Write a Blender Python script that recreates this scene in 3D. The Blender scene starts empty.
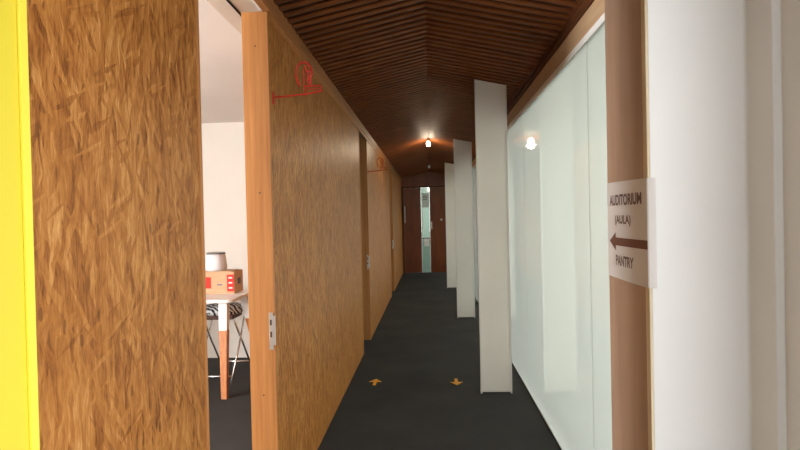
import bpy, bmesh, math, random
from mathutils import Matrix, Vector
random.seed(4)
S = bpy.context.scene
COL = S.collection
PI = math.pi

# ------------------------------------------------------------------ materials
def hexlin(r, g, b):
    def f(c):
        c /= 255.0
        return c / 12.92 if c <= 0.04045 else ((c + 0.055) / 1.055) ** 2.4
    return (f(r), f(g), f(b), 1.0)

class NT:
    def __init__(s, name):
        s.m = bpy.data.materials.new(name); s.m.use_nodes = True
        s.t = s.m.node_tree; s.t.nodes.clear()
        s.out = s.t.nodes.new('ShaderNodeOutputMaterial')
    def n(s, typ, **kw):
        nd = s.t.nodes.new('ShaderNode' + typ)
        for k, v in kw.items():
            if k.startswith('i_'):
                nd.inputs[int(k[2:]) if k[2:].isdigit() else k[2:].replace('_', ' ')].default_value = v
            else:
                setattr(nd, k, v)
        return nd
    def l(s, a, b): s.t.links.new(a, b)
    def mathn(s, op, a, b=None):
        nd = s.n('Math', operation=op)
        for i, v in enumerate((a, b)):
            if v is None: continue
            if isinstance(v, (int, float)): nd.inputs[i].default_value = v
            else: s.l(v, nd.inputs[i])
        return nd.outputs[0]
    def mix(s, fac, a, b, blend='MIX'):
        nd = s.n('MixRGB', blend_type=blend)
        for i, v in enumerate((fac, a, b)):
            if isinstance(v, (int, float)): nd.inputs[i].default_value = v
            elif isinstance(v, tuple): nd.inputs[i].default_value = v
            else: s.l(v, nd.inputs[i])
        return nd.outputs[0]
    def ramp(s, fac, stops, interp='LINEAR'):
        nd = s.n('ValToRGB'); nd.color_ramp.interpolation = interp
        e = nd.color_ramp.elements
        while len(e) < len(stops): e.new(0.5)
        for el, (p, c) in zip(e, stops): el.position = p; el.color = c
        s.l(fac, nd.inputs[0]); return nd.outputs[0]
    def coords(s): return s.n('TexCoord').outputs['Object']
    def mapping(s, v, loc=(0, 0, 0), rot=(0, 0, 0), scale=(1, 1, 1)):
        nd = s.n('Mapping'); nd.inputs['Location'].default_value = loc
        nd.inputs['Rotation'].default_value = rot; nd.inputs['Scale'].default_value = scale
        s.l(v, nd.inputs['Vector']); return nd.outputs[0]
    def noise(s, v, scale, detail=4, rough=0.55, out='Fac'):
        nd = s.n('TexNoise'); nd.inputs['Scale'].default_value = scale
        nd.inputs['Detail'].default_value = detail; nd.inputs['Roughness'].default_value = rough
        s.l(v, nd.inputs['Vector']); return nd.outputs[out]
    def pbr(s, col, rough=0.5, spec=0.5, bump=None, bstr=0.2, bdist=0.002, metal=0.0, coat=0.0):
        p = s.n('BsdfPrincipled')
        if isinstance(col, tuple): p.inputs['Base Color'].default_value = col
        else: s.l(col, p.inputs['Base Color'])
        if isinstance(rough, (int, float)): p.inputs['Roughness'].default_value = rough
        else: s.l(rough, p.inputs['Roughness'])
        p.inputs['Specular IOR Level'].default_value = spec
        p.inputs['Metallic'].default_value = metal
        p.inputs['Coat Weight'].default_value = coat
        if bump is not None:
            b = s.n('Bump'); b.inputs['Strength'].default_value = bstr; b.inputs['Distance'].default_value = bdist
            s.l(bump, b.inputs['Height']); s.l(b.outputs[0], p.inputs['Normal'])
        s.l(p.outputs[0], s.out.inputs[0]); return s.m

def mat_paint(name, c, rough=0.5, var=0.06, scale=3.0, spec=0.4):
    t = NT(name); v = t.coords()
    f = t.noise(v, scale, 5)
    d = tuple(x * (1 - var * 2) for x in c[:3]) + (1,)
    col = t.ramp(f, [(0.3, d), (0.7, c)])
    return t.pbr(col, rough, spec, bump=t.noise(v, 180, 2), bstr=0.05)

def mat_wood(name, dark, light, axis='Z', rough=0.4, grain=60, spec=0.45):
    t = NT(name); v = t.coords()
    sc = {'X': (2.0, grain, grain), 'Y': (grain, 2.0, grain), 'Z': (grain, grain, 2.0)}[axis]
    m = t.mapping(v, scale=sc)
    f = t.noise(m, 1.0, 6, 0.65)
    g = t.noise(t.mapping(v, scale=tuple(x * 0.18 for x in sc)), 1.0, 3)
    h = t.mathn('ADD', t.mathn('MULTIPLY', f, 0.6), t.mathn('MULTIPLY', g, 0.4))
    col = t.ramp(h, [(0.34, dark), (0.66, light)])
    return t.pbr(col, rough, spec, bump=f, bstr=0.12)

def mat_osb(name):
    t = NT(name)
    sep = t.n('SeparateXYZ'); t.l(t.coords(), sep.inputs[0])
    cb = t.n('CombineXYZ'); t.l(sep.outputs['Y'], cb.inputs[0]); t.l(sep.outputs['Z'], cb.inputs[1])
    uv = cb.outputs[0]
    warp = t.n('VectorMath', operation='MULTIPLY_ADD')
    t.l(t.noise(uv, 9.0, 3, out='Color'), warp.inputs[0]); warp.inputs[1].default_value = (0.035, 0.02, 0)
    t.l(uv, warp.inputs[2]); uvw = warp.outputs[0]
    lay = []
    for rot, su, sv, seed in ((0.05, 56, 7, 3.1), (-0.2, 58, 7.5, 17.7), (0.33, 66, 9, 31.3), (-0.6, 74, 11, 47.9), (1.1, 80, 13, 63.3)):
        a = t.mapping(uvw, rot=(0, 0, rot), loc=(seed, seed * 0.37, 0))
        b = t.mapping(a, scale=(su, sv, 1))
        vo = t.n('TexVoronoi', voronoi_dimensions='2D', feature='F1'); vo.inputs['Scale'].default_value = 1.0
        t.l(b, vo.inputs['Vector'])
        sp = t.n('SeparateColor'); t.l(vo.outputs['Color'], sp.inputs[0])
        fib = t.noise(t.mapping(b, scale=(4.0, 0.35, 1)), 1.0, 4, 0.7)
        lay.append((sp.outputs[0], sp.outputs[1], fib))
    tone = t.mathn('ADD', t.mathn('MULTIPLY', lay[0][0], 0.45), t.mathn('MULTIPLY', lay[0][2], 0.55))
    for k, th, op in ((1, 0.5, 0.9), (2, 0.62, 0.9), (3, 0.8, 0.85), (4, 0.9, 0.75)):
        mk = t.mathn('MULTIPLY', t.mathn('GREATER_THAN', lay[k][1], th), op)
        tk = t.mathn('ADD', t.mathn('MULTIPLY', lay[k][0], 0.5), t.mathn('MULTIPLY', lay[k][2], 0.5))
        mx = t.n('Mix'); mx.data_type = 'FLOAT'
        t.l(mk, mx.inputs[0]); t.l(tone, mx.inputs[2]); t.l(tk, mx.inputs[3]); tone = mx.outputs[0]
    fine = t.noise(t.mapping(uvw, scale=(170, 22, 1)), 1.0, 5, 0.7)
    cloud = t.noise(uv, 4.0, 3)
    streak = t.noise(t.mapping(uvw, scale=(60, 8, 1)), 1.0, 6, 0.75)
    base = t.mathn('ADD', t.mathn('MULTIPLY', streak, 0.34), t.mathn('MULTIPLY', cloud, 0.10))
    tone2 = t.mathn('ADD', t.mathn('ADD', t.mathn('MULTIPLY', tone, 0.26), t.mathn('MULTIPLY', fine, 0.30)), base)
    col = t.ramp(tone2, [(0.36, hexlin(80, 40, 14)), (0.455, hexlin(146, 90, 40)), (0.53, hexlin(170, 112, 54)), (0.66, hexlin(208, 156, 94))])
    # scattered dark chips
    kn = t.n('TexVoronoi', voronoi_dimensions='2D', feature='F1'); kn.inputs['Scale'].default_value = 1.0
    t.l(t.mapping(uvw, scale=(16, 6.0, 1)), kn.inputs['Vector'])
    ks = t.n('SeparateColor'); t.l(kn.outputs['Color'], ks.inputs[0])
    kmask = t.mathn('MULTIPLY', t.mathn('GREATER_THAN', ks.outputs[0], 0.7), t.mathn('LESS_THAN', kn.outputs['Distance'], t.mathn('MULTIPLY', t.noise(t.mapping(uv, scale=(30, 12, 1)), 1, 3), 0.17)))
    col = t.mix(t.mathn('MULTIPLY', kmask, 0.55), col, hexlin(78, 42, 18))
    return t.pbr(col, 0.45, 0.2, bump=tone2, bstr=0.06, bdist=0.001)

def mat_carpet(name):
    t = NT(name); v = t.coords()
    f = t.noise(v, 420, 3, 0.7); g = t.noise(v, 1.7, 4)
    h = t.mathn('ADD', t.mathn('MULTIPLY', f, 0.6), t.mathn('MULTIPLY', g, 0.4))
    col = t.ramp(h, [(0.3, hexlin(40, 40, 41)), (0.7, hexlin(72, 71, 70))])
    return t.pbr(col, 0.95, 0.15, bump=f, bstr=0.5, bdist=0.004)

def mat_glass_frost(name, tint=(0.83, 0.85, 0.80, 1), rough=0.03):
    t = NT(name); v = t.coords()
    cl = t.mix(t.noise(v, 1.3, 3), tuple(x * 0.93 for x in tint[:3]) + (1,), tint)
    tr = t.n('BsdfTranslucent'); t.l(cl, tr.inputs[0])
    rf = t.n('BsdfRefraction'); rf.inputs['Roughness'].default_value = 0.4; rf.inputs['IOR'].default_value = 1.12; t.l(cl, rf.inputs[0])
    th = t.n('MixShader'); th.inputs[0].default_value = 0.6; t.l(tr.outputs[0], th.inputs[1]); t.l(rf.outputs[0], th.inputs[2])
    df = t.n('BsdfDiffuse'); df.inputs[0].default_value = (0.66, 0.70, 0.66, 1)
    body = t.n('MixShader'); body.inputs[0].default_value = 0.08
    t.l(th.outputs[0], body.inputs[1]); t.l(df.outputs[0], body.inputs[2])
    gl = t.n('BsdfGlossy'); gl.inputs['Roughness'].default_value = rough
    gl.inputs[0].default_value = (0.95, 1, 0.98, 1)
    fr = t.n('Fresnel'); fr.inputs[0].default_value = 1.9
    ge = t.n('NewGeometry')
    ff = t.mathn('MULTIPLY', fr.outputs[0], t.mathn('SUBTRACT', 1.0, ge.outputs['Backfacing']))
    mx = t.n('MixShader'); t.l(ff, mx.inputs[0]); t.l(body.outputs[0], mx.inputs[1]); t.l(gl.outputs[0], mx.inputs[2])
    t.l(mx.outputs[0], t.out.inputs[0]); return t.m

def mat_emit(name, c, s):
    t = NT(name); e = t.n('Emission'); e.inputs[0].default_value = c; e.inputs[1].default_value = s
    t.l(e.outputs[0], t.out.inputs[0]); return t.m

def mat_thin_paper(name):
    t = NT(name); d = t.n('BsdfDiffuse'); d.inputs[0].default_value = (0.84, 0.80, 0.79, 1)
    r = t.n('BsdfTranslucent'); r.inputs[0].default_value = (0.84, 0.80, 0.79, 1)
    m = t.n('MixShader'); m.inputs[0].default_value = 0.6; t.l(d.outputs[0], m.inputs[1]); t.l(r.outputs[0], m.inputs[2])
    t.l(m.outputs[0], t.out.inputs[0]); return t.m

def mat_zebra(name):
    t = NT(name); v = t.coords()
    w = t.n('TexWave', wave_type='BANDS', bands_direction='DIAGONAL'); w.inputs['Scale'].default_value = 11
    w.inputs['Distortion'].default_value = 6; w.inputs['Detail'].default_value = 2; w.inputs['Detail Scale'].default_value = 1.2
    t.l(v, w.inputs['Vector'])
    col = t.ramp(w.outputs['Fac'], [(0.45, (0.012, 0.012, 0.014, 1)), (0.52, (0.75, 0.75, 0.74, 1))])
    return t.pbr(col, 0.6, 0.3)

def mat_cardboard(name):
    t = NT(name); v = t.coords()
    col = t.ramp(t.noise(t.mapping(v, scale=(1, 1, 30)), 6, 4), [(0.3, hexlin(196, 156, 122)), (0.7, hexlin(212, 174, 140))])
    return t.pbr(col, 0.8, 0.2)

M = {}
M['osb'] = mat_osb('osb')
M['jamb'] = mat_wood('jamb_wood', hexlin(152, 94, 44), hexlin(192, 130, 70), 'Z', 0.5, 50)
M['trim'] = mat_wood('trim_wood', hexlin(128, 78, 40), hexlin(170, 112, 64), 'Y', 0.45, 50)
M['slat'] = mat_wood('slat_wood', hexlin(82, 40, 14), hexlin(128, 72, 30), 'X', 0.6, 50, 0.2)
M['molding'] = mat_wood('molding_wood', hexlin(66, 36, 16), hexlin(96, 56, 28), 'Y', 0.65, 40, 0.2)
M['fascia'] = mat_wood('fascia_wood', hexlin(178, 146, 112), hexlin(206, 176, 140), 'Y', 0.5, 30, 0.3)
M['void'] = mat_paint('ceiling_void', (0.012, 0.009, 0.007, 1), 0.9)  # near-black colour stands in for shade between the slats
M['darkwood'] = mat_wood('dark_door_wood', hexlin(84, 38, 12), hexlin(128, 62, 24), 'Z', 0.28, 26)
M['column'] = mat_wood('column_wood', hexlin(168, 138, 116), hexlin(188, 158, 134), 'Z', 0.55, 18)
M['edge'] = mat_wood('raw_edge', hexlin(206, 186, 150), hexlin(236, 222, 196), 'Z', 0.6, 20)
M['white'] = mat_paint('white_paint', (0.84, 0.835, 0.825, 1), 0.36, 0.02, 2.5)
M['finwhite'] = mat_paint('fin_white', (0.86, 0.825, 0.78, 1), 0.35, 0.03, 2.0)
M['rail'] = mat_paint('rail_white', (0.80, 0.78, 0.75, 1), 0.3, 0.02, 2.0)
M['cream'] = mat_paint('cream_plaster', (0.84, 0.80, 0.74, 1), 0.85, 0.02, 2.0)
M['roomceil'] = mat_paint('room_ceiling_paint', (0.82, 0.77, 0.72, 1), 0.9, 0.02, 2.0)
M['yellow'] = mat_paint('yellow_paint', hexlin(224, 204, 60), 0.45, 0.03, 2.0)
M['yellowedge'] = mat_paint('yellow_edge_paint', hexlin(240, 224, 76), 0.4, 0.02, 2.0)
M['entrance'] = mat_paint('entrance_paint', (0.22, 0.18, 0.16, 1), 0.7)  # dark tone keeps bounce low on the added walls around the viewer
M['courtyard'] = mat_paint('courtyard_render', (0.23, 0.26, 0.235, 1), 0.9, 0.08, 0.6)
M['lawn'] = mat_paint('courtyard_paving', (0.10, 0.115, 0.105, 1), 0.9, 0.1, 1.0)
M['carpet'] = mat_carpet('grey_carpet')
M['concrete'] = mat_paint('concrete', (0.42, 0.41, 0.39, 1), 0.9, 0.12, 1.5)
M['glass'] = mat_glass_frost('frosted_glass')
M['doorglass'] = mat_glass_frost('door_glass', (0.36, 0.43, 0.385, 1), 0.05)
M['lowglass'] = mat_glass_frost('low_glass', (0.24, 0.30, 0.26, 1), 0.05)  # darker tint carries the carpet's reflection in the lower pane
M['alu'] = mat_paint('window_channel', (0.86, 0.86, 0.82, 1), 0.4, 0.02, 4)
M['steel'] = NT('steel').pbr((0.62, 0.61, 0.59, 1), 0.3, metal=1.0)
M['chrome'] = NT('chrome').pbr((0.75, 0.73, 0.70, 1), 0.25, metal=0.9)
M['red'] = NT('red_metal').pbr(hexlin(190, 24, 8), 0.45)
M['paper'] = mat_paint('paper', (0.72, 0.68, 0.66, 1), 0.75, 0.02, 9)
M['thinpaper'] = mat_thin_paper('thin_paper')
M['ink'] = mat_paint('ink', (0.19, 0.11, 0.10, 1), 0.7)
M['arrowink'] = mat_paint('arrow_ink', (0.20, 0.09, 0.06, 1), 0.7)
M['sticker'] = mat_paint('yellow_sticker', hexlin(232, 160, 20), 0.5)
M['bulb'] = mat_emit('lit_bulb', (1.0, 0.86, 0.66, 1), 60)
M['bulboff'] = mat_paint('unlit_bulb', (0.7, 0.7, 0.68, 1), 0.2)
M['socket'] = mat_paint('socket_black', (0.05, 0.045, 0.04, 1), 0.5)
M['tablewhite'] = mat_paint('table_white', (0.82, 0.81, 0.79, 1), 0.35, 0.02)
M['tablewood'] = mat_wood('table_leg_wood', hexlin(168, 92, 36), hexlin(206, 132, 66), 'Z', 0.4, 60)
M['zebra'] = mat_zebra('zebra_fabric')
M['brown'] = mat_paint('brown_board', hexlin(84, 44, 22), 0.5)
M['cardboard'] = mat_cardboard('cardboard')
M['printred'] = mat_paint('red_print', hexlin(214, 52, 38), 0.7)
M['printblue'] = mat_paint('blue_print', hexlin(120, 124, 142), 0.7)
M['tub'] = mat_paint('tub_plastic', (0.74, 0.74, 0.78, 1), 0.3, 0.04, 12)
M['greyrim'] = mat_paint('grey_rim', (0.22, 0.21, 0.20, 1), 0.45)
M['screw'] = mat_paint('screw_dark', (0.08, 0.05, 0.03, 1), 0.5)

# ------------------------------------------------------------------ mesh helpers
def abox(bm, x0, x1, y0, y1, z0, z1, bev=0.0):
    r = bmesh.ops.create_cube(bm, size=1.0)
    vs = r['verts']
    for v in vs:
        v.co = Vector((x0 + (v.co.x + .5) * (x1 - x0), y0 + (v.co.y + .5) * (y1 - y0), z0 + (v.co.z + .5) * (z1 - z0)))
    if bev > 0:
        es = list({e for v in vs for e in v.link_edges})
        bmesh.ops.bevel(bm, geom=es, offset=bev, segments=2, affect='EDGES', profile=0.5)

def aprism(bm, pts, axis, a0, a1):
    """pts 2D outline extruded along axis: 'Z' pts=(x,y); 'X' pts=(y,z); 'Y' pts=(x,z)"""
    def mk(p, a):
        return {'Z': (p[0], p[1], a), 'X': (a, p[0], p[1]), 'Y': (p[0], a, p[1])}[axis]
    lo = [bm.verts.new(mk(p, a0)) for p in pts]; hi = [bm.verts.new(mk(p, a1)) for p in pts]
    n = len(pts)
    bm.faces.new(lo); bm.faces.new(list(reversed(hi)))
    for i in range(n): bm.faces.new((lo[i], hi[i], hi[(i + 1) % n], lo[(i + 1) % n]))
    bmesh.ops.recalc_face_normals(bm, faces=bm.faces[:])

def atube(bm, pts, r, seg=8, taper=None):
    pts = [Vector(p) for p in pts]; rings = []
    up = Vector((0.13, 0.29, 0.95))
    for i, p in enumerate(pts):
        d = (pts[min(i + 1, len(pts) - 1)] - pts[max(i - 1, 0)]).normalized()
        a = d.cross(up)
        if a.length < 1e-3: a = d.cross(Vector((1, 0, 0)))
        a.normalize(); b = d.cross(a)
        rr = r if taper is None else taper[i]
        rings.append([bm.verts.new(p + (a * math.cos(2 * PI * k / seg) + b * math.sin(2 * PI * k / seg)) * rr) for k in range(seg)])
    for i in range(len(rings) - 1):
        for k in range(seg):
            bm.faces.new((rings[i][k], rings[i][(k + 1) % seg], rings[i + 1][(k + 1) % seg], rings[i + 1][k]))
    bm.faces.new(list(reversed(rings[0]))); bm.faces.new(rings[-1])
    bmesh.ops.recalc_face_normals(bm, faces=bm.faces[:])

def alathe(bm, prof, c, seg=24):
    c = Vector(c); rings = []
    for r, z in prof:
        rings.append([bm.verts.new(c + Vector((r * math.cos(2 * PI * k / seg), r * math.sin(2 * PI * k / seg), z))) for k in range(seg)])
    for i in range(len(rings) - 1):
        for k in range(seg):
            bm.faces.new((rings[i][k], rings[i][(k + 1) % seg], rings[i + 1][(k + 1) % seg], rings[i + 1][k]))
    bm.faces.new(list(reversed(rings[0]))); bm.faces.new(rings[-1])
    bmesh.ops.recalc_face_normals(bm, faces=bm.faces[:])

def obj(name, bm, mat, parent=None, smooth=False, loc=None):
    me = bpy.data.meshes.new(name); bm.to_mesh(me); bm.free()
    me.materials.append(M[mat])
    if smooth:
        for p in me.polygons: p.use_smooth = True
    o = bpy.data.objects.new(name, me); COL.objects.link(o)
    if parent is not None: o.parent = parent
    if loc is not None: o.location = loc
    return o

def B(name, mat, dims, parent=None, bev=0.0):
    bm = bmesh.new(); abox(bm, *dims, bev=bev); return obj(name, bm, mat, parent)

def struct(o, label=None, cat=None):
    o['kind'] = 'structure'
    if label: o['label'] = label
    if cat: o['category'] = cat
    return o

def tag(o, label, cat, group=None):
    o['label'] = label; o['category'] = cat
    if group: o['group'] = group
    return o

def thing(name, label, cat, loc=(0, 0, 0), group=None):
    o = bpy.data.objects.new(name, None); COL.objects.link(o); o.location = loc
    o.empty_display_size = 0.1
    return tag(o, label, cat, group)

def dup(root, loc, label):
    r = root.copy(); COL.objects.link(r); r.location = loc; r['label'] = label
    for ch in list(root.children):
        c = ch.copy(); COL.objects.link(c); c.parent = r
        for g in list(ch.children):
            d = g.copy(); COL.objects.link(d); d.parent = c
    return r

# ------------------------------------------------------------------ dimensions (metres)
XL, XR = -0.725, 0.76
WT = 0.112                      # left partition thickness
YE = 15.0                       # far end wall
EAVE, RIDGE, SLOPE = 2.44, 2.60, 0.22
BEAM0, BEAM1 = 2.378, 2.455
openings = [(1.82, 2.62), (6.05, 6.76), (10.55, 11.25)]

# ------------------------------------------------------------------ setting: floor and ground
struct(B('floor', 'carpet', (-4.3, 1.0, 0.9, 15.2, -0.05, 0.0)), 'dark grey carpet floor running down the corridor', 'floor')
struct(B('ground', 'concrete', (-30, 40, -25, 60, -0.12, -0.05)), 'pale concrete ground outside', 'ground')
struct(B('floor_entrance', 'carpet', (-0.8, 1.6, -2.5, 0.9, -0.05, 0.0)), 'dark grey carpet in front of the corridor', 'floor')

struct(B('wall_courtyard', 'courtyard', (1.4, 30, 16.0, 16.4, -0.05, 9.0)), 'grey green wing of the building closing the courtyard behind the glass', 'wall')  # unseen wall added so the glass looks dimmer at grazing angles
struct(B('ground_courtyard', 'lawn', (0.9, 30, 1.95, 16, -0.049, -0.04)), 'dark paving of the courtyard behind the glass', 'ground')  # unseen dark strip added to darken the bottom of the glass
# left partition in OSB, three lengths between door openings
segs = [(1.0, openings[0][0]), (openings[0][1], openings[1][0]), (openings[1][1], openings[2][0]), (openings[2][1], YE)]
seg_names = ['near', 'middle', 'second', 'far']
JW = 0.022                      # jamb board covering each panel end
wl = ['nearest oriented strand board wall panel beside the yellow wall',
      'long oriented strand board wall panel starting at the jamb with the first red sign',
      'oriented strand board wall panel behind the second red sign',
      'farthest oriented strand board wall panel next to the dark end doors']
for (y0, y1), lb in zip(segs, wl):
    struct(B('wall_left', 'osb', (XL - WT, XL, y0 + JW, (y1 - JW if y1 < YE else YE + 0.09), 0, BEAM0)), lb, 'wall')
# jambs
k = 1
def jamb(y0, y1, strike, lb):
    global k
    o = struct(B('trim_%d' % k, 'jamb', (XL - WT - 0.004, XL + 0.004, y0, y1, 0, BEAM0 - 0.002), bev=0.0015), lb, 'trim'); k += 1
    if strike:
        bm = bmesh.new()
        abox(bm, XL - 0.022, XL - 0.004, y0 - 0.0025, y0 + 0.001, 0.83, 1.0, bev=0.0008)
        p = obj('strike_plate', bm, 'steel', o)
        for zc in (0.955, 0.90):
            B('latch_hole', 'screw', (XL - 0.018, XL - 0.009, y0 - 0.0031, y0 - 0.0022, zc - 0.013, zc + 0.013), p)
        bm = bmesh.new()
        abox(bm, XL - 0.006, XL + 0.0055, y0 - 0.001, y0 + 0.010, 0.85, 0.985, bev=0.001)
        obj('strike_lip', bm, 'steel', o)
        for (xx, zz) in ((-0.055, 2.22), (-0.055, 0.62), (-0.05, 1.55), (-0.06, 0.22)):
            bm = bmesh.new()
            bmesh.ops.create_cone(bm, cap_ends=True, segments=12, radius1=0.004, radius2=0.004, depth=0.002,
                                  matrix=Matrix.Translation((XL + xx, y0 - 0.0005, zz)) @ Matrix.Rotation(PI / 2, 4, 'X'))
            obj('screw_hole', bm, 'screw', o)
    return o
jl = ['orange wooden door jamb with steel strike plate at the first doorway',
      'wooden door jamb with strike plate at the second doorway',
      'wooden door jamb with strike plate at the third doorway']
for i, (a, b) in enumerate(openings):
    jamb(a - JW, a, False, 'narrow wooden edge board on the near side of doorway %s' % ['one', 'two', 'three'][i])
    jamb(b, b + JW, True, jl[i])
# top beam along the partition
struct(B('trim_beam_left', 'trim', (XL - 0.02, XL + 0.016, 0.95, YE, BEAM0, BEAM1), bev=0.003), 'brown wooden trim along the top of the left wall', 'trim')
struct(B('trim_cap_left', 'jamb', (XL - 0.004, XL + 0.008, 2.64, YE, BEAM0 - 0.032, BEAM0 - 0.0005)), 'pale wooden lath under the left ceiling trim', 'trim')

# yellow wall toward the camera
struct(B('wall_entrance', 'entrance', (XL - WT, XL, -2.5, 0.80, 0, 2.75)), 'brown wall beside the viewer', 'wall')  # unseen wall added to cut daylight from the left
struct(B('wall_rear', 'entrance', (XL - WT, 0.42, -2.6, -2.5, 0, 2.75)), 'brown wall behind the viewer', 'wall')  # unseen wall added to close off daylight from the rear
struct(B('wall_front', 'yellow', (XL - WT, XL + 0.012, 0.801, 1.0, 0, 2.75)), 'bright yellow painted wall at the left edge', 'wall')
struct(B('trim_yellow', 'yellowedge', (XL + 0.0125, XL + 0.018, 1.0 - 0.02, 1.0, 0, 2.6), bev=0.001), 'narrow yellow edge strip of the yellow wall', 'trim')

# ------------------------------------------------------------------ ceiling of slats
bm = bmesh.new()
y = 0.9
P = 0.0895
def slat(bm, y0, y1, sgn):
    xe = XL + 0.012 if sgn < 0 else XR - 0.012
    n = 1
    pts = []
    x0, z0 = 0.0, RIDGE
    x1, z1 = xe, RIDGE - SLOPE * abs(xe)
    h = 0.014
    vs = []
    for yy in (y0, y1):
        for (xx, zz) in ((x0, z0), (x1, z1), (x1, z1 + h), (x0, z0 + h)):
            vs.append(bm.verts.new((xx, yy, zz)))
    for f in ((0, 1, 2, 3), (7, 6, 5, 4), (0, 4, 5, 1), (1, 5, 6, 2), (2, 6, 7, 3), (3, 7, 4, 0)):
        bm.faces.new([vs[i] for i in f])
while y < YE - 0.06:
    for sg in (-1, 1): slat(bm, y, y + 0.046, sg)
    y += P
bmesh.ops.recalc_face_normals(bm, faces=bm.faces[:])
es = [e for e in bm.edges if abs(e.verts[0].co.y - e.verts[1].co.y) < 1e-5 and abs(e.verts[0].co.x - e.verts[1].co.x) > 0.3]
bmesh.ops.bevel(bm, geom=es, offset=0.003, segments=1, affect='EDGES')
struct(obj('ceiling', bm, 'slat'), 'gabled ceiling of dark brown wooden slats', 'ceiling')
bm = bmesh.new()
hb = 0.05
aprism(bm, [(XL - 0.02, RIDGE - SLOPE * 0.74 + hb), (0, RIDGE + hb), (XR + 0.05, RIDGE - SLOPE * 0.8 + hb), (XR + 0.05, RIDGE + 0.25), (XL - 0.02, RIDGE + 0.25)], 'Y', 0.9, YE + 0.1)
struct(obj('ceiling_backing', bm, 'void'), 'dark gap behind the ceiling slats', 'ceiling')  # shade of the slat gaps is painted into this backing
# roof over everything
struct(B('roof', 'concrete', (-4.4, 1.6, 0.9, 15.4, 2.9, 3.0)), 'flat roof above the corridor', 'roof')
struct(B('roof_canopy', 'concrete', (-0.9, 0.6, -2.6, 0.9, 2.75, 2.9)), 'canopy above the corridor mouth', 'roof')  # unseen slab added, its width set by the light it lets in

# ------------------------------------------------------------------ right wall: beam, molding, frosted panes
GT = 2.24
struct(B('trim_channel_top', 'alu', (XR - 0.004, XR + 0.05, 1.9, YE, GT, GT + 0.034), bev=0.003), 'pale metal channel along the top of the frosted glass', 'trim')
struct(B('trim_fascia_right', 'fascia', (XR + 0.0, XR + 0.06, 1.9, YE, GT + 0.036, 2.39)), 'tan wooden fascia board above the frosted glass', 'trim')
bm = bmesh.new()
aprism(bm, [(XR + 0.06, 2.375), (XR - 0.012, 2.38), (XR - 0.02, 2.395), (XR - 0.012, 2.43), (XR - 0.03, 2.455), (XR + 0.06, 2.455)], 'Y', 1.9, YE)
struct(obj('trim_molding_right', bm, 'molding'), 'dark brown wooden moulding under the right side of the slat ceiling', 'trim')
struct(B('trim_channel_bottom', 'alu', (XR + 0.004, XR + 0.045, 1.9, YE, 0, 0.012)), 'low metal channel under the frosted glass', 'trim')
cuts = [1.88, 2.81, 4.70, 6.43, 8.15, 9.88, 11.60, 13.3, YE]
wn = ['nearest frosted glass pane beside the column with the paper notice', 'frosted glass pane mirroring the nearest white partition',
      'frosted glass pane just beyond the nearest white partition', 'fourth frosted glass pane along the right wall', 'fifth frosted glass pane along the right wall',
      'sixth frosted glass pane along the right wall', 'seventh frosted glass pane along the right wall', 'farthest frosted glass pane along the right wall']
for i in range(len(cuts) - 1):
    struct(B('window_%d' % (i + 1), 'glass', (XR, XR + 0.012, cuts[i] + 0.0025, cuts[i + 1] - 0.0025, 0.012, GT)), wn[i], 'window')

# ------------------------------------------------------------------ column and stepped white frame at right
CX, CY0, CY1 = 0.573, 1.562, 1.90
struct(B('column', 'column', (CX, CX + 0.19, CY0 + 0.02, CY1, 0, 2.70)), 'tan wooden column with a paper notice taped around it', 'column')
struct(B('trim_raw_edge', 'edge', (CX - 0.0015, CX + 0.012, CY0 - 0.008, CY0 + 0.0195, 0, 2.70), bev=0.0015), 'raw cream edge board on the corner of the column', 'trim')
# stepped white frame in plan
def arc(cx, cy, r, a0, a1, n=6):
    return [(cx + r * math.cos(a0 + (a1 - a0) * i / n), cy + r * math.sin(a0 + (a1 - a0) * i / n)) for i in range(n + 1)]
yf = CY0 - 0.009
r = 0.010
x1 = 0.826
pl = [(CX + 0.006, yf + 0.0005), (CX + 0.007, yf)]
pl_tail = [(CX + 0.0125, yf + 0.03), (CX + 0.0125, yf + 0.0005)]
pl += arc(x1 - r, yf - r, r, PI / 2, 0)           # concave fillet
ys = 1.437
pl += [(x1, ys + 0.002), (x1 + 0.002, ys), (x1 + 0.019, ys), (x1 + 0.021, ys - 0.001)]
pl += [(x1 + 0.021, 1.10), (1.6, 1.10), (1.6, yf + 0.03)] + pl_tail
bm = bmesh.new(); aprism(bm, pl, 'Z', 0, 2.70)
struct(obj('wall_right', bm, 'white'), 'white stepped door frame wall at the right edge', 'wall')
for (xx, zz) in ((0.632, 1.30), ):
    pass

# ------------------------------------------------------------------ paper notice around the column
notice = thing('paper_notice', 'white paper notice reading AUDITORIUM (AULA) and PANTRY wrapped around the tan column', 'notice', (0, 0, 0))
bm = bmesh.new()
zt, zb = 1.511, 1.222
xo = CX - 0.004
# bent sheet: flat on the column's side, folded onto the white face, slightly bowed
path = []
yA = CY1 - 0.012
n = 18
for i in range(n + 1):
    u = i / n
    yy = yA + (CY0 - 0.012 - yA) * u
    path.append((xo - 0.0035 * math.sin(PI * u) - 0.001, yy))
path += [(CX - 0.002, CY0 - 0.0145), (CX + 0.006, CY0 - 0.0155), (CX + 0.011, CY0 - 0.0155), (CX + 0.0165, CY0 - 0.0142)]
lo = []; hi = []
for i, (xx, yy) in enumerate(path):
    u = min(1, i / n)
    hi.append(bm.verts.new((xx, yy, zt + 0.006 * (1 - u)))); lo.append(bm.verts.new((xx, yy, zb + 0.002 * (1 - u))))
for i in range(len(path) - 1): bm.faces.new((lo[i], lo[i + 1], hi[i + 1], hi[i]))
o = obj('sheet', bm, 'paper', notice)
md = o.modifiers.new('solid', 'SOLIDIFY'); md.thickness = 0.0008; md.offset = 0
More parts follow.
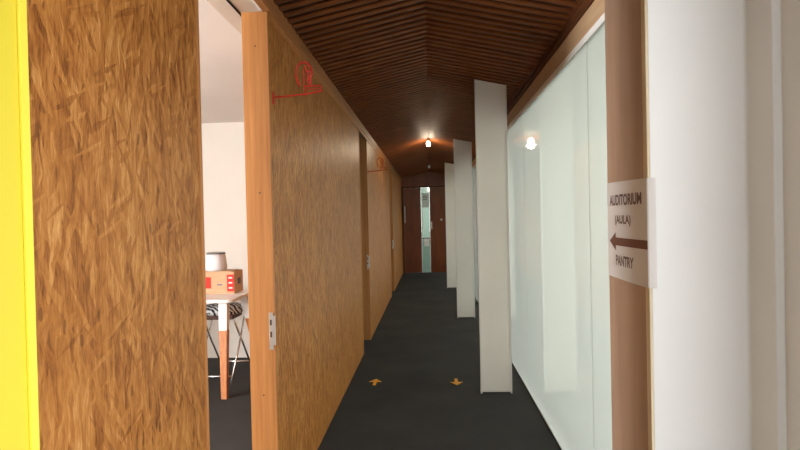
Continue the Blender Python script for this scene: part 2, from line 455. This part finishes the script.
def text_mesh(body, size, mat, name, yc, zc, xpos, width, height):
    c = bpy.data.curves.new(name, 'FONT'); c.body = body; c.size = size; c.align_x = 'CENTER'; c.align_y = 'CENTER'
    c.extrude = 0.0; c.offset = 0.0016
    tmp = bpy.data.objects.new('tmp_text', c); COL.objects.link(tmp)
    dg = bpy.context.evaluated_depsgraph_get()
    me = bpy.data.meshes.new_from_object(tmp.evaluated_get(dg))
    bpy.data.objects.remove(tmp); bpy.data.curves.remove(c)
    xs = [v.co.x for v in me.vertices]; zs = [v.co.y for v in me.vertices]
    cx, cz = (min(xs) + max(xs)) / 2, (min(zs) + max(zs)) / 2
    sx, sz = width / (max(xs) - min(xs)), height / (max(zs) - min(zs))
    for v in me.vertices:
        yy = yc - (v.co.x - cx) * sx
        u = max(0, min(1, (yA - yy) / (yA - (CY0 - 0.012))))
        xx = xo - 0.0035 * math.sin(PI * u) - 0.001 - 0.0011
        v.co = Vector((xx, yy, zc + (v.co.y - cz) * sz))
    me.materials.clear(); me.materials.append(M[mat])
    o = bpy.data.objects.new(name, me); COL.objects.link(o); o.parent = notice
    return o
text_mesh('AUDITORIUM', 0.05, 'ink', 'lettering', 1.722, 1.460, 0, 0.275, 0.033)
text_mesh('(AULA)', 0.05, 'ink', 'lettering', 1.735, 1.398, 0, 0.14, 0.033)
text_mesh('PANTRY', 0.05, 'ink', 'lettering', 1.725, 1.279, 0, 0.155, 0.031)
bm = bmesh.new()
def px(yy):
    u = max(0, min(1, (yA - yy) / (yA - (CY0 - 0.012))))
    return xo - 0.0035 * math.sin(PI * u) - 0.001 - 0.0011
zc = 1.334
ysx = [1.80 - (1.80 - 1.548) * i / 8 for i in range(9)]
for i in range(8):
    a, b = ysx[i], ysx[i + 1]
    bm.faces.new([bm.verts.new((px(a), a, zc - 0.011)), bm.verts.new((px(b), b, zc - 0.011)), bm.verts.new((px(b), b, zc + 0.013)), bm.verts.new((px(a), a, zc + 0.013))])
bm.faces.new([bm.verts.new((px(1.865), 1.865, zc + 0.001)), bm.verts.new((px(1.80), 1.80, zc - 0.027)), bm.verts.new((px(1.80), 1.80, zc + 0.029))])
obj('arrow', bm, 'arrowink', notice)

# ------------------------------------------------------------------ white pivoting partition panels
def make_fin():
    t = thing('partition_panel', '', 'partition panel', (0, 0, 0), 'white partition panels standing out from the frosted glass')
    x0, x1, d = -0.125, 0.125, 0.042
    def zt(x): return RIDGE - SLOPE * (0.50 + x) - 0.004
    bm = bmesh.new(); aprism(bm, [(x0 + 0.012, 0.03), (x1 - 0.012, 0.03), (x1 - 0.012, zt(x1 - 0.012)), (x0 + 0.012, zt(x0 + 0.012))], 'Y', 0.004, d)
    obj('face', bm, 'finwhite', t)
    for a, b in ((x0, x0 + 0.0115), (x1 - 0.0115, x1)):
        bm = bmesh.new(); aprism(bm, [(a, 0), (b, 0), (b, zt(b)), (a, zt(a))], 'Y', 0.0, d + 0.004)
        obj('side_rail', bm, 'rail', t)
    bm = bmesh.new(); abox(bm, x0 + 0.012, x1 - 0.012, 0.002, d, 0.012, 0.0295)
    obj('bottom_rail', bm, 'rail', t)
    return t
fin = make_fin()
fin.location = (0.503, 4.66, 0); fin['label'] = 'nearest and largest white partition panel beside the frosted glass'
dup(fin, (0.478, 8.15, 0), 'second white partition panel, between the nearest one and the far one')
dup(fin, (0.438, 11.62, 0), 'farthest white partition panel, closest to the dark end doors')
for o_ in list(COL.objects):
    pass

# ------------------------------------------------------------------ red wire signs on the left jambs
def make_sign():
    t = thing('projecting_sign', '', 'sign', (0, 0, 0), 'red wire signs on the left wall')
    s = 2.72 / 580 / 5.625
    def p(x, y): return Vector(((x - 66) * s, 0, -(y - 330) * s))
    bm = bmesh.new(); abox(bm, 0, 0.005, -0.012, 0.012, -0.032, 0.026, bev=0.001); obj('wall_plate', bm, 'red', t)
    bm = bmesh.new()
    atube(bm, [p(68, 330), p(245, 318), p(340, 303)], 0.0042, 6); obj('arm', bm, 'red', t)
    bm = bmesh.new()
    atube(bm, [p(245, 330), p(245, 180)], 0.003, 6)
    atube(bm, [p(243, 272), p(340, 272), p(341, 305)], 0.004, 6)
    atube(bm, [p(250, 290), p(332, 289)], 0.0022, 6); obj('bracket', bm, 'red', t)
    bm = bmesh.new()
    atube(bm, [p(222, 272), p(208, 245), p(200, 215), p(201, 180), p(212, 155), p(232, 140), p(256, 138), p(276, 152), p(287, 178), p(291, 205), p(281, 222), p(284, 238), p(279, 266)], 0.0045, 6)
    obj('head_outline', bm, 'red', t)
    bm = bmesh.new()
    atube(bm, [p(256, 158), p(262, 196), p(277, 186), p(264, 216), p(281, 212), p(264, 240), p(276, 262)], 0.0048, 6)
    obj('inner_zigzag', bm, 'red', t)
    return t
sg = make_sign(); sg.location = (XL, 2.70, 2.0)
sg['label'] = 'nearest red wire head sign on a bracket, beside the first door jamb'
dup(sg, (XL, 6.86, 1.98), 'farther red wire head sign on a bracket, above the second doorway jamb')

# ------------------------------------------------------------------ bulbs on the ridge
def make_lamp(bmat, lb, yy):
    t = thing('ceiling_lamp', lb, 'lamp', (0, yy, RIDGE), 'bulbs along the ceiling ridge')
    bm = bmesh.new(); alathe(bm, [(0.03, 0.0), (0.03, -0.012), (0.019, -0.018), (0.017, -0.04)], (0, 0, 0.0), 16); obj('socket', bm, 'socket', t, True)
    bm = bmesh.new()
    alathe(bm, [(0.013, -0.04), (0.016, -0.05), (0.024, -0.062), (0.030, -0.078), (0.0295, -0.092), (0.022, -0.106), (0.010, -0.112), (0.002, -0.1135)], (0, 0, 0), 20)
    obj('bulb', bm, bmat, t, True); return t
make_lamp('bulb', 'glowing bulb hanging from the ceiling ridge', 8.7)
make_lamp('bulboff', 'small unlit bulb on the ceiling ridge near the end doors', 12.6)
ld = bpy.data.lights.new('bulb_light', 'POINT'); ld.energy = 13; ld.color = (1.0, 0.80, 0.56); ld.shadow_soft_size = 0.035
lo_ = bpy.data.objects.new('bulb_light', ld); COL.objects.link(lo_); lo_.location = (0, 8.7, RIDGE - 0.155)

# ------------------------------------------------------------------ far end: dark wooden doors with a glass strip
GX0, GX1 = -0.225, -0.005
def wallend(x0, x1, z0, z1):
    return struct(B('wall_end', 'darkwood', (x0, x1, YE, YE + 0.1, z0, z1)), 'dark brown wood above the end doors', 'wall')
wallend(XL - 0.2, 1.0, 2.215, 2.72)
struct(B('trim_door_head', 'molding', (XL, XR, YE - 0.015, YE - 0.001, 2.19, 2.235)), 'dark wooden head board above the end doors', 'trim')
struct(B('trim_door_side', 'molding', (XL + 0.001, XL + 0.05, YE - 0.012, YE + 0.08, 0, 2.19)), 'dark wooden side board of the end doors', 'trim')
d1 = struct(B('door_1', 'darkwood', (XL + 0.052, GX0, YE, YE + 0.04, 0.004, 2.19), bev=0.002), 'dark wooden door leaf left of the glass strip at the corridor end', 'door')
hm = bmesh.new(); atube(hm, [(XL + 0.08, YE - 0.002, 1.30), (XL + 0.08, YE - 0.04, 1.30), (XL + 0.08, YE - 0.04, 1.72), (XL + 0.08, YE - 0.002, 1.72)], 0.009, 8)
obj('pull_handle', hm, 'steel', d1)
d2 = struct(B('door_2', 'darkwood', (GX1, XR - 0.002, YE, YE + 0.04, 0.004, 2.19), bev=0.002), 'dark wooden door leaf right of the glass strip at the corridor end', 'door')
B('lock_plate', 'steel', (GX1 + 0.025, GX1 + 0.06, YE - 0.008, YE - 0.0005, 1.12, 1.31), d2, bev=0.002)
hm = bmesh.new(); alathe(hm, [(0.0, -0.02), (0.02, -0.018), (0.026, 0.0), (0.02, 0.018), (0.0, 0.02)][1:4], (0, 0, 0), 14)
bmesh.ops.transform(hm, matrix=Matrix.Translation((0.29, YE - 0.019, 1.36)) @ Matrix.Rotation(PI / 2, 4, 'X'), verts=hm.verts[:])
obj('door_knob', hm, 'steel', d2)
w9 = struct(B('window_9', 'doorglass', (GX0 + 0.002, GX1 - 0.002, YE + 0.012, YE + 0.024, 0.87, 2.188)), 'narrow greenish glass strip between the dark end doors', 'window')
hm = bmesh.new(); atube(hm, [(GX0 + 0.035, YE + 0.010, 1.0), (GX0 + 0.035, YE - 0.028, 1.0), (GX0 + 0.035, YE - 0.028, 1.80), (GX0 + 0.035, YE + 0.010, 1.80)], 0.012, 8)
obj('pull_bar', hm, 'steel', w9)
B('lock_case', 'rail', (GX0 + 0.06, GX1 - 0.03, YE - 0.012, YE + 0.0115, 0.68, 0.86), w9, bev=0.004)
struct(B('window_10', 'lowglass', (GX0 + 0.002, GX1 - 0.002, YE + 0.012, YE + 0.024, 0.004, 0.868)), 'dark green lower pane of the glass strip between the end doors', 'window')
B('cross_rail', 'molding', (GX0 + 0.003, GX1 - 0.003, YE + 0.002, YE + 0.0115, 0.87, 0.90), w9)
nt = thing('door_notice', 'small white paper notice taped high on the glass strip of the end doors', 'notice', (0, 0, 0))
B('sheet', 'thinpaper', (GX0 + 0.02, GX1 - 0.012, YE + 0.0095, YE + 0.0115, 1.68, 2.05), nt)
for zz in (1.97, 1.93, 1.88):
    B('printed_line', 'ink', (GX0 + 0.05, GX1 - 0.05, YE + 0.0088, YE + 0.0094, zz, zz + 0.014), nt)

# ------------------------------------------------------------------ yellow floor stickers
def arrow_mesh():
    bm = bmesh.new()
    aprism(bm, [(-0.014, -0.1), (0.014, -0.1), (0.014, 0.0), (0.058, 0.0), (0.0, 0.095), (-0.058, 0.0), (-0.014, 0.0)], 'Z', 0.0002, 0.0016)
    return bm
a1 = obj('floor_arrow', arrow_mesh(), 'sticker', loc=(-0.506, 5.01, 0))
tag(a1, 'yellow arrow sticker on the carpet beside the left wall, pointing away', 'sticker', 'yellow arrow stickers on the carpet')
a2 = a1.copy(); COL.objects.link(a2); a2.location = (0.197, 4.99, 0); a2.rotation_euler = (0, 0, PI)
a2['label'] = 'yellow arrow sticker on the carpet near the white panel, pointing to the viewer'

# ------------------------------------------------------------------ room behind the first doorway
RX = -4.2; RBY = 5.95; RC = 2.455
struct(B('wall_room_back', 'cream', (RX, XL - WT - 0.005, RBY, RBY + 0.07, 0, 2.85)), 'cream back wall of the side room', 'wall')
struct(B('wall_room_front', 'cream', (RX, XL - WT - 0.005, 0.93, 1.0, 0, 2.85)), 'cream front wall of the side room', 'wall')
bm = bmesh.new()   # outer wall with an unseen window hole added for light, y 2.0..5.2 z 0.9..2.1
for d in ((0.93, 1.1, 0, 2.85), (2.5, 15.1, 0, 2.85), (1.1, 2.5, 0, 0.85), (1.1, 2.5, 2.3, 2.85)):
    abox(bm, RX - 0.15, RX, d[0], d[1], d[2], d[3])
struct(obj('wall_room_outer', bm, 'cream'), 'cream outer wall of the side room with a wide window', 'wall')
struct(B('ceiling_room', 'roomceil', (RX, -1.02, 1.0, RBY, RC, RC + 0.1)), 'cream ceiling of the side room', 'ceiling')
struct(B('ceiling_room_edge', 'roomceil', (-1.02, XL - 0.021, 1.0, RBY, RC + 0.12, RC + 0.17)), 'raised ceiling strip along the partition', 'ceiling')
struct(B('wall_far_rooms', 'cream', (RX, XL - WT - 0.005, 10.2, 10.27, 0, 2.85)), 'cream wall between the farther side rooms', 'wall')
struct(B('wall_far_end', 'cream', (RX, XL - WT - 0.005, 15.0, 15.07, 0, 2.85)), 'cream end wall of the last side room', 'wall')
struct(B('ceiling_far_rooms', 'roomceil', (RX, XL - 0.021, RBY + 0.07, 15.0, 2.47, 2.55)), 'ceiling of the farther side rooms', 'ceiling')
struct(B('trim_room_plaster', 'cream', (XL - 0.035, XL - 0.0205, 1.0, 15.0, BEAM0 + 0.004, RC + 0.12)), 'white plaster strip on the room side of the top beam', 'trim')  # unseen reflector board added to neutralise orange bounce on the ceiling edge
# area lamp added at the unseen window to brighten the side room
al = bpy.data.lights.new('window_daylight', 'AREA'); al.shape = 'RECTANGLE'; al.size = 1.4; al.size_y = 1.4
al.energy = 235; al.color = (1.0, 1.0, 1.0)
ao = bpy.data.objects.new('window_daylight', al); COL.objects.link(ao)
ao.location = (RX - 0.2, 1.75, 1.5); ao.rotation_euler = Vector((-1, -0.45, -0.16)).to_track_quat('Z', 'Y').to_euler()

# table
TZ = 0.78
tb = thing('side_table', 'white table with splayed two-tone legs in the side room', 'table', (-2.3, 5.02, 0))
bm = bmesh.new()
hx, hy, rr = 0.66, 0.34, 0.05
pts = []
for (cx, cy, a) in ((hx - rr, hy - rr, 0), (-hx + rr, hy - rr, PI / 2), (-hx + rr, -hy + rr, PI), (hx - rr, -hy + rr, 1.5 * PI)):
    pts += arc(cx, cy, rr, a, a + PI / 2, 5)
aprism(bm, pts, 'Z', TZ - 0.026, TZ); obj('tabletop', bm, 'tablewhite', tb)
for sx in (-1, 1):
    for sy in (-1, 1):
        top = Vector((sx * (hx - 0.10), sy * (hy - 0.09), TZ - 0.027))
        bot = Vector((sx * (hx - 0.04), sy * (hy + 0.11), 0.0)) if sy < 0 else Vector((sx * (hx + 0.06), sy * (hy - 0.02), 0.0))
        mid = top.lerp(bot, 0.30)
        def quad(bmq, A, Bq, wa, wb):
            vs = []
            for P_, w in ((A, wa), (Bq, wb)):
                vs += [bmq.verts.new(P_ + Vector((dx * w, dy * w, 0))) for dx, dy in ((-1, -1), (1, -1), (1, 1), (-1, 1))]
            bmq.faces.new(vs[0:4]); bmq.faces.new(vs[4:8])
            for i in range(4): bmq.faces.new((vs[i], vs[(i + 1) % 4], vs[4 + (i + 1) % 4], vs[4 + i]))
            bmesh.ops.recalc_face_normals(bmq, faces=bmq.faces[:])
        bm = bmesh.new(); quad(bm, top, mid, 0.036, 0.032)
        lg = obj('leg', bm, 'tablewhite', tb)
        bm = bmesh.new(); quad(bm, mid, bot, 0.032, 0.022)
        w_ = obj('wooden_foot', bm, 'tablewood', lg); w_['label'] = 'orange wooden lower half of the leg'

# cardboard box
bx = thing('cardboard_box', 'brown cardboard box with red print on the white table', 'box', (-1.935, 5.20, TZ))
W, D, Hh = 0.18, 0.12, 0.195
bm = bmesh.new()
for d in ((-W, W, -D, -D + 0.005, 0, Hh), (-W, W, D - 0.005, D, 0, Hh), (-W, -W + 0.005, -D + 0.005, D - 0.005, 0, Hh), (W - 0.005, W, -D + 0.005, D - 0.005, 0, Hh), (-W + 0.005, W - 0.005, -D + 0.005, D - 0.005, 0, 0.005)):
    abox(bm, *d)
obj('box_body', bm, 'cardboard', bx)
B('flap', 'cardboard', (-W + 0.002, W - 0.03, -D + 0.002, 0.0, Hh + 0.0005, Hh + 0.005), bx)
B('flap', 'cardboard', (-W + 0.002, W - 0.03, 0.002, D - 0.002, Hh + 0.0005, Hh + 0.005), bx)
def prt(name, mat, x0, x1, z0, z1): return B(name, mat, (x0, x1, -D - 0.0015, -D - 0.0003, z0, z1), bx)
prt('red_label', 'printred', 0.115, 0.178, 0.02, 0.17)
for zz in (0.135, 0.09, 0.045):
    B('white_mark', 'paper', (0.13, 0.163, -D - 0.0022, -D - 0.0016, zz, zz + 0.014), bx)
prt('red_label', 'printred', -0.09, -0.03, 0.05, 0.15)
prt('grey_print', 'printblue', 0.025, 0.07, 0.075, 0.088)
B('blue_print', 'printblue', (W + 0.0003, W + 0.0015, -0.03, 0.05, 0.075, 0.13), bx)

# tub on the box
tu = thing('plastic_tub', 'white plastic tub with a grey rim standing on the cardboard box', 'tub', (-1.955, 5.19, TZ + Hh + 0.0052))
bm = bmesh.new(); alathe(bm, [(0.092, 0), (0.098, 0.01), (0.098, 0.05), (0.086, 0.135), (0.080, 0.150), (0.076, 0.150), (0.076, 0.14)], (0, 0, 0), 28)
obj('tub_body', bm, 'tub', tu, True)
bm = bmesh.new(); alathe(bm, [(0.079, 0.1502), (0.084, 0.1502), (0.085, 0.162), (0.075, 0.166), (0.02, 0.163), (0.002, 0.163)], (0, 0, 0), 28)
obj('rim', bm, 'greyrim', tu, True)

# folding stool
st = thing('folding_stool', 'folding stool with a zebra patterned seat behind the white table', 'stool', (-1.93, 5.28, 0))
bm = bmesh.new(); alathe(bm, [(0.165, 0.578), (0.18, 0.60), (0.178, 0.63), (0.15, 0.655), (0.09, 0.668), (0.01, 0.672)], (0, 0, 0), 32)
obj('seat', bm, 'zebra', st, True)
B('seat_board', 'brown', (-0.13, 0.13, -0.13, 0.13, 0.535, 0.5775), st, bev=0.006)
for sx in (-1, 1):
    for a, b in (((-0.30, 0.0), (0.14, 0.536)), ((0.32, 0.0), (-0.14, 0.536))):
        off = 0.16 if a[0] < 0 else 0.145
        bm = bmesh.new(); atube(bm, [(sx * off, a[0], 0.009), (sx * off, a[0] + (b[0] - a[0]) * 0.55, 0.30), (sx * off * 0.95, b[0] * 0.9, 0.528)], 0.009, 8)
        obj('leg', bm, 'chrome', st, True)
for yy, off in ((-0.262, 0.16), (0.285, 0.145)):
    bm = bmesh.new(); atube(bm, [(-off, yy, 0.055), (off, yy, 0.055)], 0.009, 8); obj('foot_rail', bm, 'chrome', st, True)

# ------------------------------------------------------------------ world, camera, view
w = bpy.data.worlds.new('World'); S.world = w; w.use_nodes = True
nt_ = w.node_tree; nt_.nodes.clear()
tc = nt_.nodes.new('ShaderNodeTexCoord'); sp = nt_.nodes.new('ShaderNodeSeparateXYZ'); nt_.links.new(tc.outputs['Generated'], sp.inputs[0])
rp = nt_.nodes.new('ShaderNodeValToRGB'); e = rp.color_ramp.elements
e[0].position = 0.0; e[0].color = (1.0, 0.985, 0.96, 1); e[1].position = 1.0; e[1].color = (0.93, 0.97, 1.0, 1)
nt_.links.new(sp.outputs['Z'], rp.inputs[0])
bg = nt_.nodes.new('ShaderNodeBackground'); bg.inputs[1].default_value = 5.2
nt_.links.new(rp.outputs[0], bg.inputs[0])
wo = nt_.nodes.new('ShaderNodeOutputWorld'); nt_.links.new(bg.outputs[0], wo.inputs[0])

cam = bpy.data.cameras.new('camera'); co = bpy.data.objects.new('camera', cam); COL.objects.link(co)
cam.sensor_width = 36; cam.lens = 580 / 800 * 36; cam.clip_start = 0.02
R = Matrix(((0.9984229276142053, 0.0213565754346412, 0.05191872783480339),
            (0.051650778823844064, 0.012912694705961016, -0.9985817239276519),
            (-0.021996696596767645, 0.9996885309940969, 0.011789246697504653)))
co.matrix_world = Matrix.Translation((0, 0, 1.42)) @ R.to_4x4()
S.camera = co
S.view_settings.view_transform = 'Standard'; S.view_settings.look = 'None'
S.view_settings.exposure = 0.0; S.view_settings.gamma = 1.0; S.view_settings.use_curve_mapping = False
S.cycles.use_denoising = True
S.cycles.max_bounces = 10; S.cycles.diffuse_bounces = 6; S.cycles.transmission_bounces = 8; S.cycles.glossy_bounces = 4
S.cycles.sample_clamp_indirect = 8.0
